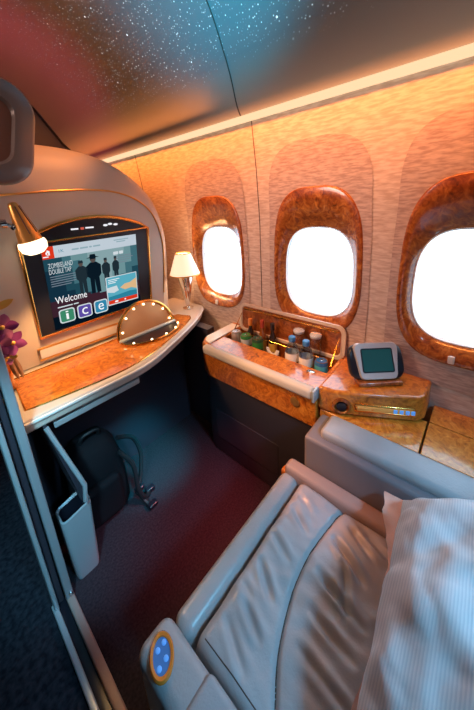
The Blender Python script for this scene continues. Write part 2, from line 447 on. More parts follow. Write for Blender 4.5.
rbox(bm, (.010, -.70, .012), (.026, 1.36, .026), .006); mesh_obj('track_sill', bm, M['tan'], door)

# ------------------------------------------------------------------ front desk unit
desk = thing('suite_desk', 'curved cream suite desk with rounded back panel and burl top below the screen', 'desk')
def resamp(pts, n):
    P = [Vector((p[0], p[1], 0)) for p in pts]; P = smooth_path(P, 12)
    d = [0]
    for a, b in zip(P, P[1:]): d.append(d[-1] + (b-a).length)
    out = []; j = 0
    for k in range(n):
        t = d[-1]*k/(n-1)
        while j < len(P)-2 and d[j+1] < t: j += 1
        u = (t-d[j])/max(1e-9, d[j+1]-d[j]); q = P[j].lerp(P[j+1], min(1, u)); out.append((q.x, q.y))
    return out
A = resamp([(.075, 1.476), (.266, 1.482), (.45, 1.497), (.62, 1.502), (.74, 1.488), (.84, 1.452), (.92, 1.385), (.96, 1.29), (.975, 1.187), (.965, 1.05), (.945, .916), (.93, .745)], 60)
B = resamp([(.075, 1.698), (.30, 1.704), (.46, 1.705), (.60, 1.695), (.73, 1.665), (.84, 1.61), (.93, 1.535), (1.0, 1.44), (1.045, 1.30), (1.05, 1.15), (1.035, .95), (1.02, .745)], 60)
def mix(a, b, t): return [((1-t)*p[0]+t*q[0], (1-t)*p[1]+t*q[1]) for p, q in zip(a, b)]
bm = bmesh.new()
ins = mix(A, [(p[0]*.97+.01, p[1]*.985+.012) for p in A], 1)
loops = [[(p[0], 1.450, p[1]) for p in A], [(p[0], 1.455, p[1]) for p in mix(A, B, .05)], [(p[0], 1.462, p[1]) for p in mix(A, B, .10)],
         [(p[0], 1.475, p[1]) for p in mix(A, B, .38)], [(p[0], 1.495, p[1]) for p in mix(A, B, .66)], [(p[0], 1.52, p[1]) for p in mix(A, B, .86)],
         [(p[0], 1.555, p[1]) for p in mix(A, B, .97)], [(p[0], 1.60, p[1]) for p in B], [(p[0], 1.74, p[1]) for p in B]]
R_ = loft(bm, loops, closed=False)
b0 = [bm.verts.new((.075, 1.450, .745))]
bm.faces.new(R_[0] + b0)
mesh_obj('back_panel', bm, M['cream'], desk, angle=30)
# brass tube painting in the bright line on the crease below the hood
bm = bmesh.new()
tube(bm, [(p[0], 1.4505, p[1]) for p in A[:54]], .005, 6); mesh_obj('crease_highlight', bm, M['brass'], desk)
front = [(.095, 1.07, 0), (.282, 1.068, 0), (.50, 1.066, 0), (.60, 1.082, 0), (.70, 1.118, 0), (.882, 1.198, 0), (1.06, 1.292, 0), (1.17, 1.372, 0), (1.213, 1.43, 0)]
fp = [(p.x, p.y) for p in smooth_path(front, 6)]
plan = fp + [(1.213, 1.74), (.075, 1.74), (.075, 1.09)]
bm = bmesh.new(); prism(bm, plan, .690, .740); mesh_obj('desk_top', bm, M['cream_leather'], desk, bevel=.012, seg=3)
bm = bmesh.new()
tube(bm, [(p[0], p[1]-.002, .728) for p in fp], .007, 8); mesh_obj('desk_edge_trim', bm, M['white'], desk)
inl = [(p.x, p.y) for p in smooth_path([(.125, 1.135, 0), (.30, 1.105, 0), (.46, 1.092, 0), (.60, 1.112, 0), (.78, 1.180, 0), (.92, 1.247, 0), (1.01, 1.30, 0)], 6)] + [(1.03, 1.33), (1.0, 1.42), (.95, 1.435), (.55, 1.412), (.145, 1.412)]
bm = bmesh.new(); prism(bm, inl, .735, .7415); mesh_obj('burl_inlay', bm, M['burl'], desk, smooth=False)
bm = bmesh.new(); tube(bm, [(p[0], p[1], .7410) for p in inl], .0035, 6, closed=True); mesh_obj('inlay_edging', bm, M['gold'], desk)
# name plate strip above the desk
bm = bmesh.new(); prism(bm, [(.262, .770), (.648, .762), (.648, .806), (.262, .814)], 1.438, 1.452, axis=1); mesh_obj('cream_plate', bm, M['white'], desk, bevel=.003)
bm = bmesh.new(); tube(bm, [(.257, 1.441, .765), (.653, 1.441, .757), (.653, 1.441, .811), (.257, 1.441, .819)], .005, 6, closed=True); mesh_obj('plate_border', bm, M['brass'], desk)
# drawer front line and underside of desk, side support with a swept edge, footwell back
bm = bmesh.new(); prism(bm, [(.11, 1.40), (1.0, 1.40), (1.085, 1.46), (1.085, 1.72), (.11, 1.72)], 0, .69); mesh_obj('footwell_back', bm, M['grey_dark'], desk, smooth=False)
fin = [(1.06, .69), (1.045, .62), (1.03, .555), (1.005, .47), (1.0, .43), (1.005, .36), (1.03, .345), (1.40, .345), (1.40, .69)]
def finx(z): return .150 + (.69-z)*.22 if z > .43 else .207 - (.43-z)*.12
bm = bmesh.new()
fr = [(finx(z), y, z) for y, z in fin]
loft(bm, [[(x, y, z) for x, y, z in fr], [(x+.012, y, z) for x, y, z in fr]], caps=(True, True)); mesh_obj('side_support', bm, M['grey_dark'], desk, smooth=False)
bm = bmesh.new(); tube(bm, [(x+.006, y-.003, z) for x, y, z in fr[:6]], .008, 8); mesh_obj('support_edging', bm, M['grey_metal'], desk)

bm = bmesh.new(); prism(bm, [(1.03, 1.18), (1.085, 1.18), (1.085, 1.50), (1.03, 1.46)], 0, .688); mesh_obj('footwell_dark_panel', bm, M['grey_dark'], desk, smooth=False)  # added panel that keeps the corner between desk and console dark

# pull out table slab under the desk
tbl = thing('pull_out_table', 'slim grey table slab pulled out from under the desk front', 'table', (.36, 1.10, .66))
bm = bmesh.new(); prism(bm, [(-.175, -.012), (.165, -.014), (.195, .06), (-.165, .06)], -.012, .012); mesh_obj('table_slab', bm, M['leather'], tbl, bevel=.004)
bm = bmesh.new(); box(bm, (-.165, .03, .014), (.008, .05, .02)); mesh_obj('bracket', bm, M['steel'], tbl, smooth=False, bevel=.002)

# magazine pocket by the door post
pk = thing('magazine_pocket', 'open grey literature pocket standing on the floor beside the door post', 'pocket', (.168, 1.065, 0))
def pring(w, d, z, ins=0):
    d *= .6; z *= .97
    return [(p[0] + (.006 if z > .2 else 0), p[1], z + (.022*(p[0]/w) if z > .2 else 0)) for p in rrect(w-ins, d-ins, .016, 5)]
bm = bmesh.new()
loft(bm, [pring(.080, .13, .002), pring(.086, .135, .02), pring(.108, .14, .312), pring(.106, .138, .322), pring(.108, .14, .318, .016), pring(.10, .13, .03, .02)], caps=(True, True), mis=[0, 0, 0, 0, 1])  # inside faces black, painting in the shade within the pocket
mesh_obj('pocket_body', bm, [M['grey_panel'], M['black']], pk, angle=50)
bm = bmesh.new(); tube(bm, [Vector(p) + Vector((0, 0, .001)) for p in pring(.100, .132, .322)], .004, 6, closed=True); mesh_obj('pocket_rim', bm, M['grey_metal'], pk)

# ------------------------------------------------------------------ entertainment screen
tv = thing('entertainment_screen', 'wide dark screen with gold frame showing a Welcome page above the desk', 'screen', (.57, 1.444, .88))
def tvp(x, z, y): return (x-.57, y-1.452, z-.88)
bz = [(.279, .868), (.843, .884), (.881, 1.300)] + [(.881-.60*t, 1.300 - .016*t + .085*math.sin(PI*t)**.8) for t in [k/18 for k in range(1, 18)]] + [(.283, 1.282)]
bm = bmesh.new(); loft(bm, [[tvp(x, z, 1.452) for x, z in bz], [tvp(x, z, 1.444) for x, z in bz]], caps=(True, True))
mesh_obj('screen_bezel', bm, M['black'], tv, smooth=False)
bm = bmesh.new(); tube(bm, [tvp(x, z, 1.446) for x, z in bz], .0085, 8, closed=True)
tube(bm, [tvp(.283, 1.282, 1.442), tvp(.881, 1.300, 1.442)], .005, 8)
mesh_obj('gold_frame', bm, M['gold'], tv, angle=70)
SQ = [(.338, .884), (.772, .872), (.802, 1.272), (.354, 1.263)]   # bl br tr tl
def sp(u, v, lay=0):
    a = Vector(SQ[0]).lerp(Vector(SQ[1]), u); b = Vector(SQ[3]).lerp(Vector(SQ[2]), u); q = a.lerp(b, v)
    return tvp(q.x, q.y, 1.4425 - lay*.0005)
scr_m = []; 
def sm(col, s=1.0):
    m = emit_mat('screen_colour', tuple(c**2.2 for c in col), s); scr_m.append(m); return len(scr_m)-1
bm = bmesh.new()
def spoly(pts, mi, lay):
    f = bm.faces.new([bm.verts.new(sp(u, v, lay)) for u, v in pts]); f.material_index = mi
def srect(u0, v0, u1, v1, mi, lay): spoly([(u0, v0), (u1, v0), (u1, v1), (u0, v1)], mi, lay)
def rr(u0, v0, u1, v1, r, mi, lay): spoly(rrect(u1-u0, v1-v0, r, 4, (u0+u1)/2, (v0+v1)/2), mi, lay)
def text2d(s, shear=0):
    cu = D.curves.new('lettering', 'FONT'); cu.body = s; cu.size = 1; cu.resolution_u = 3; cu.shear = shear
    ob = D.objects.new('lettering', cu); COL.objects.link(ob); bpy.context.view_layer.update()
    me = D.meshes.new_from_object(ob.evaluated_get(bpy.context.evaluated_depsgraph_get()))
    vs = [(v.co.x, v.co.y) for v in me.vertices]; fs = [tuple(p.vertices) for p in me.polygons]
    D.objects.remove(ob); D.curves.remove(cu); D.meshes.remove(me)
    return vs, fs
def stext(s, u, v, w, h, mi, lay, shear=0):
    vs, fs = text2d(s, shear)
    x0 = min(p[0] for p in vs); x1 = max(p[0] for p in vs); y0 = min(p[1] for p in vs); y1 = max(p[1] for p in vs)
    V = [bm.verts.new(sp(u + (p[0]-x0)/(x1-x0)*w, v + (p[1]-y0)/(y1-y0)*h, lay)) for p in vs]
    for f in fs:
        try: bm.faces.new([V[i] for i in f]).material_index = mi
        except ValueError: pass
c_bg = [sm((.10, .20, .26)), sm((.14, .28, .33)), sm((.26, .42, .46)), sm((.42, .56, .58)), sm((.52, .63, .65))]
c_head = sm((.74, .79, .83)); c_red = sm((.85, .22, .13)); c_white = sm((.96, .97, .98)); c_grey = sm((.45, .5, .55))
c_dark = sm((.05, .10, .14)); c_maroon = sm((.24, .15, .19)); c_fig = sm((.07, .12, .16)); c_fig2 = sm((.14, .19, .22)); c_skin = sm((.34, .30, .29))
c_g = sm((.24, .52, .40)); c_p = sm((.36, .30, .62)); c_b = sm((.20, .52, .66)); c_teal = sm((.35, .66, .74)); c_sand = sm((.86, .70, .52)); c_sea = sm((.18, .50, .60)); c_pale = sm((.80, .84, .86)); c_txt = sm((.55, .66, .70))
# page background: vertical and horizontal bands of the key picture
srect(0, 0, 1, 1, c_dark, 0); srect(0, .86, 1, 1, c_head, 1)
nb = 12
for i in range(nb):
    for j in range(8):
        u0, u1 = i/nb, (i+1)/nb; v0, v1 = .30 + .56*j/8, .30 + .56*(j+1)/8
        d = abs((u0+u1)/2-.62); k = max(0, min(4, int(4.6 - d*7 + (j-4)*.25)))
        srect(u0, v0, u1, v1, c_bg[k], 1)
for i in range(10):
    v1 = .26 + .10*math.sin(i*.9)*.25 + .06; srect(i*.1, .16, i*.1+.1, v1+.03, c_maroon, 2)
srect(.62, .30, .98, .38, c_maroon, 2)
srect(0, .86, .105, 1, c_red, 3)
# airline mark: white calligraphic swirl on red
for (u, v, w, h) in ((.05, .945, .012, .03), (.062, .93, .014, .045), (.040, .925, .014, .03), (.055, .905, .03, .008), (.03, .885, .05, .012)):
    rr(u-w/2, v-h/2, u+w/2, v+h/2, min(w, h)*.45, c_white, 4)
stext('1K', .150, .915, .045, .035, c_sea, 3)
for (u, w) in ((.27, .07), (.35, .085), (.445, .03), (.485, .08)): rr(u, .918, u+w, .937, .008, c_txt, 3)
rr(.72, .955, .90, .968, .005, c_txt, 3); rr(.75, .93, .86, .943, .005, c_txt, 3)
# film title and small print
stext('ZOMBIELAND', .035, .745, .225, .060, c_pale, 4); stext('DOUBLE TAP', .035, .675, .205, .058, c_pale, 4)
for i in range(5): rr(.035, .64-.028*i, .035+(.27, .25, .28, .24, .19)[i], .65-.028*i, .004, c_grey, 4)
rr(.70, .775, .76, .815, .008, c_pale, 4); rr(.77, .775, .82, .815, .008, c_pale, 4)
for i in range(4): rr(.70, .745-.028*i, .70+(.22, .24, .2, .16)[i], .755-.028*i, .004, c_grey, 4)
# plain standing figures of the key picture
def figure(u, v0, h, w, mi, hat=False):
    spoly([(u-w*.30, v0), (u-w*.05, v0), (u-w*.02, v0+h*.38), (u+w*.06, v0), (u+w*.32, v0), (u+w*.30, v0+h*.42), (u+w*.46, v0+h*.50), (u+w*.48, v0+h*.74), (u+w*.18, v0+h*.84), (u-w*.18, v0+h*.84), (u-w*.48, v0+h*.74), (u-w*.46, v0+h*.48), (u-w*.30, v0+h*.42)], mi, 5)
    spoly(superell(w*.36, h*.17, 2, 14, u, v0+h*.91), c_skin, 6)
    spoly([(u-w*.2, v0+h*.92), (u+w*.2, v0+h*.92), (u+w*.16, v0+h*1.0), (u-w*.16, v0+h*1.0)], mi, 7)
    if hat: spoly([(u-w*.42, v0+h*.955), (u+w*.42, v0+h*.955), (u+w*.2, v0+h*.985), (u+w*.16, v0+h*1.05), (u-w*.16, v0+h*1.05), (u-w*.2, v0+h*.985)], mi, 8)
figure(.335, .36, .42, .13, c_fig2); figure(.465, .34, .47, .17, c_fig, True); figure(.60, .40, .36, .10, c_fig2); figure(.715, .42, .34, .085, c_fig2)
stext('Welcome', .045, .315, .31, .085, c_white, 9)
rr(.055, .262, .20, .276, .004, c_pale, 9); rr(.21, .262, .26, .276, .004, c_pale, 9)
for u, ch, mi in ((.055, 'i', c_g), (.235, 'c', c_p), (.415, 'e', c_b)):
    rr(u, .062, u+.155, .235, .03, c_pale, 9); rr(u+.012, .076, u+.143, .221, .022, mi, 10)
    wch = .028 if ch == 'i' else .062
    stext(ch, u+.0775-wch/2, .102, wch, .09 if ch != 'i' else .105, c_white, 11)
# travel card
srect(.575, .12, .965, .50, c_pale, 9); srect(.585, .135, .955, .49, c_teal, 10)
spoly([(.585, .19), (.955, .16), (.955, .25), (.86, .26), (.72, .245), (.585, .235)], c_sea, 11)
spoly([(.585, .36), (.70, .37), (.72, .30), (.66, .28), (.585, .30)], c_pale, 11)
spoly([(.74, .33), (.80, .37), (.87, .375), (.955, .42), (.955, .27), (.88, .30), (.80, .29)], c_sand, 11)
srect(.585, .135, .955, .185, c_red, 12); rr(.66, .148, .70, .170, .008, c_white, 13); rr(.78, .150, .80, .17, .008, c_white, 13)
for i in range(3): rr(.60, .455-.022*i, .60+(.14, .11, .09)[i], .463-.022*i, .003, c_white, 12)
me_disp = mesh_obj('display', bm, scr_m, tv, smooth=False)
bm = bmesh.new()
m_w = emit_mat('bezel_mark', (.9, .9, .95), 1.0); m_r = emit_mat('bezel_mark_red', (.8, .15, .1), .7)
def bx(x0, x1, z0, z1, mi): prism(bm, [(x0-.57, z0-.88), (x1-.57, z0-.88), (x1-.57, z1-.88), (x0-.57, z1-.88)], -.0100, -.0085, 1, mi)
bx(.488, .520, 1.324, 1.331, 0); bx(.530, .545, 1.322, 1.333, 1); bx(.552, .590, 1.325, 1.332, 0)
mesh_obj('bezel_logo', bm, [m_w, m_r], tv, smooth=False)
bm = bmesh.new()
for x in (.648, .672, .700): ball(bm, tvp(x, 1.333 + (.004 if x == .672 else 0), 1.442), .009, (1.3, .3, .6))
mesh_obj('bezel_light', bm, m_w, tv)

# ------------------------------------------------------------------ vanity mirror
vm = thing('vanity_mirror', 'raised half round copper vanity mirror ringed with small bulbs on the desk', 'mirror', (.748, 1.352, .7455))
rx = Matrix.Rotation(math.radians(-14), 3, 'X')
HW, HH = .166, .165
def arc(w, h, n=24, a0=0, a1=180): return [(w*math.cos(math.radians(a0+(a1-a0)*k/n)), h*math.sin(math.radians(a0+(a1-a0)*k/n))) for k in range(n+1)]
bm = bmesh.new()
loft(bm, [[rx @ Vector((x, .008, z)) for x, z in arc(HW, HH)], [rx @ Vector((x, -.004, z)) for x, z in arc(HW, HH)]], caps=(True, True)); mesh_obj('mirror_glass', bm, M['copper'], vm, smooth=False)
bm = bmesh.new(); tube(bm, [rx @ Vector((x, -.004, z)) for x, z in arc(HW+.002, HH+.002, 32)], .0095, 8); mesh_obj('mirror_frame', bm, M['gold'], vm)
bm = bmesh.new(); rbox(bm, (0, -.018, .006), (.345, .022, .016), .005); mesh_obj('hinge_bar', bm, M['grey_metal'], vm)
bm = bmesh.new()
prism(bm, [(x, -.03 + y) for x, y in arc(.165, -.105)], .0002, .0035); mesh_obj('mirror_tray', bm, M['black'], vm, smooth=False)
bm = bmesh.new(); tube(bm, [(x, -.03+y, .003) for x, y in arc(.170, -.110, 28)], .0055, 8); mesh_obj('tray_border', bm, M['gold'], vm)
def bulb(p):
    b_ = bmesh.new(); ball(b_, p, .0055, seg=10); mesh_obj('bulb', b_, M['bulb'], vm)
for a in (8, 36, 62, 86, 110, 136, 166): 
    x, z = (HW-.020)*math.cos(math.radians(a)), (HH-.020)*math.sin(math.radians(a)) + .006
    bulb(rx @ Vector((x, -.010, z)))
for a in (20, 50, 80, 110, 145):
    bulb(Vector((.166*math.cos(math.radians(a)), -.03-.105*math.sin(math.radians(a)), .0085)))

# ------------------------------------------------------------------ table lamp
tl = thing('table_lamp', 'lit table lamp with cream shade and tapered chrome base on the desk corner', 'lamp', (1.118, 1.452, .741))
bm = bmesh.new(); lathe(bm, [(.036, 0), (.036, .006), (.026, .010), (.012, .016)]); mesh_obj('lamp_foot', bm, M['chrome'], tl)
bm = bmesh.new(); lathe(bm, [(.012, .014), (.022, .07), (.048, .215), (.048, .232), (.020, .234)], n=28); mesh_obj('lamp_stem', bm, M['chrome'], tl, angle=50)
bm = bmesh.new(); lathe(bm, [(.098, .236), (.096, .240), (.048, .372), (.046, .372), (.093, .240), (.095, .236)], n=32, cap=False); mesh_obj('lamp_shade', bm, M['shade'], tl, angle=60)
bm = bmesh.new(); lathe(bm, [(.0985, .234), (.0985, .241), (.095, .241), (.095, .234), (.0985, .234)], n=32, cap=False); mesh_obj('shade_trim', bm, M['brass'], tl)
bm = bmesh.new(); lathe(bm, [(.0485, .368), (.0485, .376), (.044, .376), (.044, .368), (.0485, .368)], n=32, cap=False); mesh_obj('shade_trim', bm, M['brass'], tl)
bm = bmesh.new(); ball(bm, (0, 0, .29), .020); mesh_obj('lamp_bulb', bm, M['bulb'], tl)

# ------------------------------------------------------------------ reading lamp on its arm
rl = thing('reading_lamp', 'brass cone reading lamp glowing beside the screen on a short arm', 'lamp', (.26, 1.32, 1.36))
bm = bmesh.new(); tube(bm, smooth_path([(-.17, .11, .02), (-.10, .03, .028), (-.035, .0, .018), (.0, 0, .0)], 6), .008, 10); mesh_obj('lamp_arm', bm, M['steel'], rl)
bm = bmesh.new(); ball(bm, (.0, 0, .0), .014); lathe(bm, [(.017, -.008), (.017, .008)], (-.03, 0, .015), 14, rot=Matrix.Rotation(PI/2, 3, 'Y')); mesh_obj('lamp_joint', bm, M['chrome'], rl)
ax = Vector((.034, -.0, -.155)).normalized(); rot = Vector((0, 0, 1)).rotation_difference(ax).to_matrix()
c0 = Vector((.010, 0, .085))
bm = bmesh.new(); lathe(bm, [(.006, -.004), (.014, .0), (.018, .012), (.026, .06), (.036, .115), (.043, .150), (.041, .150), (.030, .11)], c0, 28, rot=rot); mesh_obj('lamp_head', bm, M['brass'], rl, angle=60)
bm = bmesh.new()
for a in (PI, 1.25*PI, 1.5*PI):
    tube(bm, [c0 + rot @ Vector((r*math.cos(a), r*math.sin(a), h)) for r, h in ((.0185, .012), (.0265, .06), (.0365, .115))], .002, 6)
mesh_obj('lamp_rib', bm, M['ring_in'], rl)
bm = bmesh.new(); lathe(bm, [(.036, .138), (.046, .146), (.049, .160), (.044, .180), (.026, .194), (.004, .198)], c0, 28, rot=rot); mesh_obj('lamp_glass', bm, M['lampglass'], rl)

# ------------------------------------------------------------------ orchid in wall vase
orc = thing('orchid_vase', 'purple orchid sprig in a small brass vase at the left end of the desk', 'flower', (.130, 1.335, .7455))
bm = bmesh.new(); lathe(bm, [(.018, 0), (.020, .004), (.010, .03), (.015, .07), (.022, .135), (.020, .135), (.012, .07)], n=20); mesh_obj('vase', bm, M['brass'], orc, angle=60)
bm = bmesh.new(); tube(bm, smooth_path([(0, 0, .05), (.004, -.003, .16), (.0, -.005, .24), (.014, -.006, .32)], 6), .003, 6); tube(bm, smooth_path([(.003, 0, .12), (.012, -.01, .18), (.02, -.012, .23)], 5), .0025, 6); mesh_obj('flower_stem', bm, M['leaf'], orc)
def petal(bm, c, n, up, l, w, mi=0):
    n = Vector(n).normalized(); up = Vector(up); up = (up - n*up.dot(n)).normalized(); s = up.cross(n)
    P = []
    for i in range(7):
        t = i/6; ww = w*math.sin(PI*min(1, t*.93+.06))**.7
        row = [bm.verts.new(Vector(c) + up*(l*t) + s*(ww*k*.5) + n*(.006*t*t - .004*abs(k)*math.sin(PI*t))) for k in (-1, -.5, 0, .5, 1)]
        P.append(row)
    for a, b in zip(P, P[1:]):
        for k in range(4): bm.faces.new((a[k], a[k+1], b[k+1], b[k])).material_index = mi
def flower(c, sc, n, tw, m1, m2):
    b_ = bmesh.new(); n = Vector(n).normalized(); u = Vector((0, 0, 1)); u = (u-n*u.dot(n)).normalized(); s = u.cross(n)
    for k in range(5):
        a = tw + 2*PI*k/5; petal(b_, c, n, u*math.cos(a) + s*math.sin(a), .052*sc, .040*sc, 0 if k % 2 else 1)
    ball(b_, Vector(c) + n*.006, .009*sc, mi=2, seg=8); o = mesh_obj('blossom', b_, [m1, m2, M['yellow']], orc)
flower((.018, -.014, .255), 1.0, (-.3, -1, .2), .3, M['petal'], M['petal2'])
flower((.034, -.016, .185), .95, (.2, -1, .1), .8, M['petal'], M['petal'])
flower((-.008, -.02, .195), .9, (-.4, -1, .3), .1, M['petal2'], M['petal'])
flower((.008, -.018, .135), .6, (0, -1, .2), .5, M['yellow'], M['petal2'])
bm = bmesh.new(); petal(bm, (.008, -.006, .325), (-.2, -1, .2), (.9, 0, .35), .07, .028); mesh_obj('bud_petal', bm, M['yellow'], orc)
bm = bmesh.new()
for dx in (.012, .026): petal(bm, (dx, -.022, .125), (0, -1, .1), (.12, 0, -1), .085, .020)
mesh_obj('drooping_leaf', bm, M['leaf'], orc)

# ------------------------------------------------------------------ rounded frame and partition at the top left
pt = thing('suite_partition', 'tall dark partition rising behind the rounded desk panel', 'partition', (.4, 1.80, 0))
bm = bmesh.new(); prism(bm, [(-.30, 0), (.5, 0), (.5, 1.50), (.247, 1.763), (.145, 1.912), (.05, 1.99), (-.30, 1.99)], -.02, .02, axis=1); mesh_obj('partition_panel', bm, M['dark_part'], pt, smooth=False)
bm = bmesh.new(); tube(bm, [(.5, -.021, 1.50), (.247, -.021, 1.763), (.145, -.021, 1.912), (.05, -.021, 1.99), (-.3, -.021, 1.99)], .006, 6); mesh_obj('partition_edge', bm, M['black'], pt)
rg = thing('rounded_frame_panel', 'grey rounded oblong frame with brown inset by the ceiling at upper left', 'panel', (.19, 1.15, 1.66))
tiltm = Matrix.Rotation(math.radians(13), 3, 'Y') @ Matrix.Rotation(math.radians(0), 3, 'X')
def rgl(w, h, r, y): return [tiltm @ Vector((p[0], y, p[1])) for p in rrect(w, h, r, 8)]
bm = bmesh.new(); loft(bm, [rgl(.285, .30, .085, .02), rgl(.295, .31, .09, .008), rgl(.295, .31, .09, -.006), rgl(.272, .288, .08, -.020), rgl(.186, .20, .05, -.022), rgl(.172, .186, .046, -.012)], caps=(True, False)); mesh_obj('outer_frame', bm, M['ring'], rg, angle=50)
bm = bmesh.new(); bm.faces.new([bm.verts.new(p) for p in rgl(.174, .188, .047, -.011)]); mesh_obj('inset_panel', bm, M['ring_in'], rg)

# ------------------------------------------------------------------ side console under the windows
sc_ = thing('side_console', 'long burl side console under the windows with raised minibar lid', 'console')
X0 = .90
plan = [(X0, .42), (X0, 1.05), (.918, 1.10), (.97, 1.135), (1.19, 1.135), (1.19, 1.045), (1.04, 1.045), (1.04, .445), (1.19, .445), (1.19, .42)]
bm = bmesh.new(); prism(bm, plan, .50, .68); mesh_obj('console_top', bm, M['burl'], sc_, bevel=.008, seg=3)
bm = bmesh.new(); prism(bm, [(1.195, .42), (1.218, .42), (1.218, 1.135), (1.195, 1.135)], .50, .68); mesh_obj('console_back', bm, M['burl'], sc_, smooth=False)
bm = bmesh.new(); prism(bm, [(1.035, .44), (1.2, .44), (1.2, 1.05), (1.035, 1.05)], .565, .572)
prism(bm, [(1.04, .44), (1.2, .44), (1.2, .446), (1.04, .446)], .565, .672); prism(bm, [(1.04, 1.044), (1.2, 1.044), (1.2, 1.05), (1.04, 1.05)], .565, .672)
prism(bm, [(1.192, .44), (1.2, .44), (1.2, 1.05), (1.192, 1.05)], .565, .672)
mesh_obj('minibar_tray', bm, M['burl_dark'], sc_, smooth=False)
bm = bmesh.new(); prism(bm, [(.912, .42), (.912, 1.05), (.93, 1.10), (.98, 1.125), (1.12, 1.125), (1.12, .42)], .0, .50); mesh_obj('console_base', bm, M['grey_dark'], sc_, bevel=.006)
bm = bmesh.new(); loft(bm, [[(.9115, y, z) for y, z in rrect(.42, .19, .012, 3, .82, .20)], [(.909, y, z) for y, z in rrect(.41, .18, .012, 3, .82, .20)]], caps=(True, True)); mesh_obj('access_panel', bm, M['grey_dark'], sc_, smooth=False)
bm = bmesh.new(); rbox(bm, (.893, .742, .668), (.044, .63, .050), .018, 5); mesh_obj('edge_pad', bm, M['cream_leather'], sc_)
bm = bmesh.new(); rbox(bm, (.893, .4225, .668), (.046, .012, .050), .004, 2); mesh_obj('pad_end_cap', bm, M['grey_metal'], sc_)
bm = bmesh.new(); prism(bm, [(.925, 1.05), (.935, 1.095), (.975, 1.125), (1.19, 1.125), (1.19, 1.06), (1.03, 1.05)], .680, .688); mesh_obj('end_reflection', bm, M['white'], sc_, bevel=.004)  # white slab painting in the window reflection on the console end
# raised lid, hinged on the back edge
bm = bmesh.new()
def lid(w, h, r, x, dz=0): return [(x + .10*(q[1]-.745), q[0], q[1]) for q in rrect(w, h, r, 6, .745, .748+dz)]
loft(bm, [lid(.615, .15, .03, 1.210), lid(.640, .168, .04, 1.204), lid(.640, .168, .04, 1.196), lid(.605, .14, .028, 1.194), lid(.595, .13, .026, 1.201)], caps=(True, False)); mesh_obj('minibar_lid', bm, M['cream'], sc_, angle=50)
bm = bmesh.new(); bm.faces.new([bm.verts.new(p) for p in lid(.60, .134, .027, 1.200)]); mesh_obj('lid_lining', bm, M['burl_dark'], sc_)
bm = bmesh.new(); rbox(bm, (1.2035, .745, .800), (.006, .57, .012), .002, 2); mesh_obj('lid_rail', bm, M['gold'], sc_)
bm = bmesh.new()
bm.free()
for s_ in (.4515, 1.0385):
    bm = bmesh.new(); tube(bm, [(1.10, s_, .675), (1.190, s_, .775)], .0025, 6); mesh_obj('lid_strut', bm, M['gold'], sc_)
bm = bmesh.new(); tube(bm, [(1.1215, .47, .69), (1.1215, 1.02, .69)], .003, 6); mesh_obj('divider_rail', bm, M['gold'], sc_)
# angled end box carrying the handset, with socket and key strip
eb = [(.905, .42), (.912, .36), (.945, .295), (1.055, .100), (1.085, .085), (1.205, .085), (1.205, .42)]
bm = bmesh.new(); prism(bm, eb, .598, .700); mesh_obj('end_box', bm, M['burl'], sc_, bevel=.014, seg=4)
ed = (Vector((1.055, .100, 0))-Vector((.945, .295, 0))); el = ed.length; ed.normalize(); en = Vector((-ed.y, ed.x, 0)); en = -en if en.x > 0 else en
def fpt(t, z, o=0): return Vector((.945, .295, 0)) + ed*(t*el) + en*o + Vector((0, 0, z))
fr_rot = Matrix((ed, -en, Vector((0, 0, 1)))).transposed()
bm = bmesh.new(); rbox(bm, fpt(.48, .642, .002), (.205, .008, .034), .004, 3, rot=fr_rot); mesh_obj('key_strip', bm, M['gold'], sc_)
bm = bmesh.new(); rbox(bm, fpt(.48, .642, .005), (.190, .006, .020), .003, 2, rot=fr_rot); mesh_obj('strip_face', bm, M['amber'], sc_)
for t in (.64, .73, .82, .90):
    bm = bmesh.new(); rbox(bm, fpt(t, .642, .008), (.013, .006, .016), .002, 2, rot=fr_rot); mesh_obj('key', bm, M['blue_key'], sc_)
for t in (.06, .12, .18, .30):
    bm = bmesh.new(); rbox(bm, fpt(t, .642, .008), (.008, .004, .006), .001, 1, rot=fr_rot); mesh_obj('small_key', bm, M['brass'], sc_)
d2 = (Vector((.945, .295, 0))-Vector((.912, .36, 0))).normalized(); n2 = Vector((d2.y, -d2.x, 0)); n2 = -n2 if n2.x > 0 else n2
zr = Vector((0, 0, 1)).rotation_difference(n2).to_matrix()
bm = bmesh.new(); lathe(bm, [(.034, -.004), (.034, .006), (.026, .010), (.022, .004), (.020, -.002)], Vector((.926, .332, .640)), 24, rot=zr); mesh_obj('socket_ring', bm, M['burl_dark'], sc_)
bm = bmesh.new(); lathe(bm, [(.018, -.001), (.018, .007), (.010, .009)], Vector((.926, .332, .640)), 20, rot=zr); mesh_obj('socket', bm, M['black'], sc_)
zx = Vector((0, 0, 1)).rotation_difference(Vector((-1, 0, 0))).to_matrix()
bm = bmesh.new(); lathe(bm, [(.022, 0), (.022, .004), (.014, .006)], Vector((.899, .515, .590)), 20, rot=zx); mesh_obj('vent_knob', bm, M['brass'], sc_)
bm = bmesh.new(); ball(bm, (1.008, .50, .680), .014, (1, 1.4, .25)); mesh_obj('lid_catch', bm, M['chrome'], sc_)

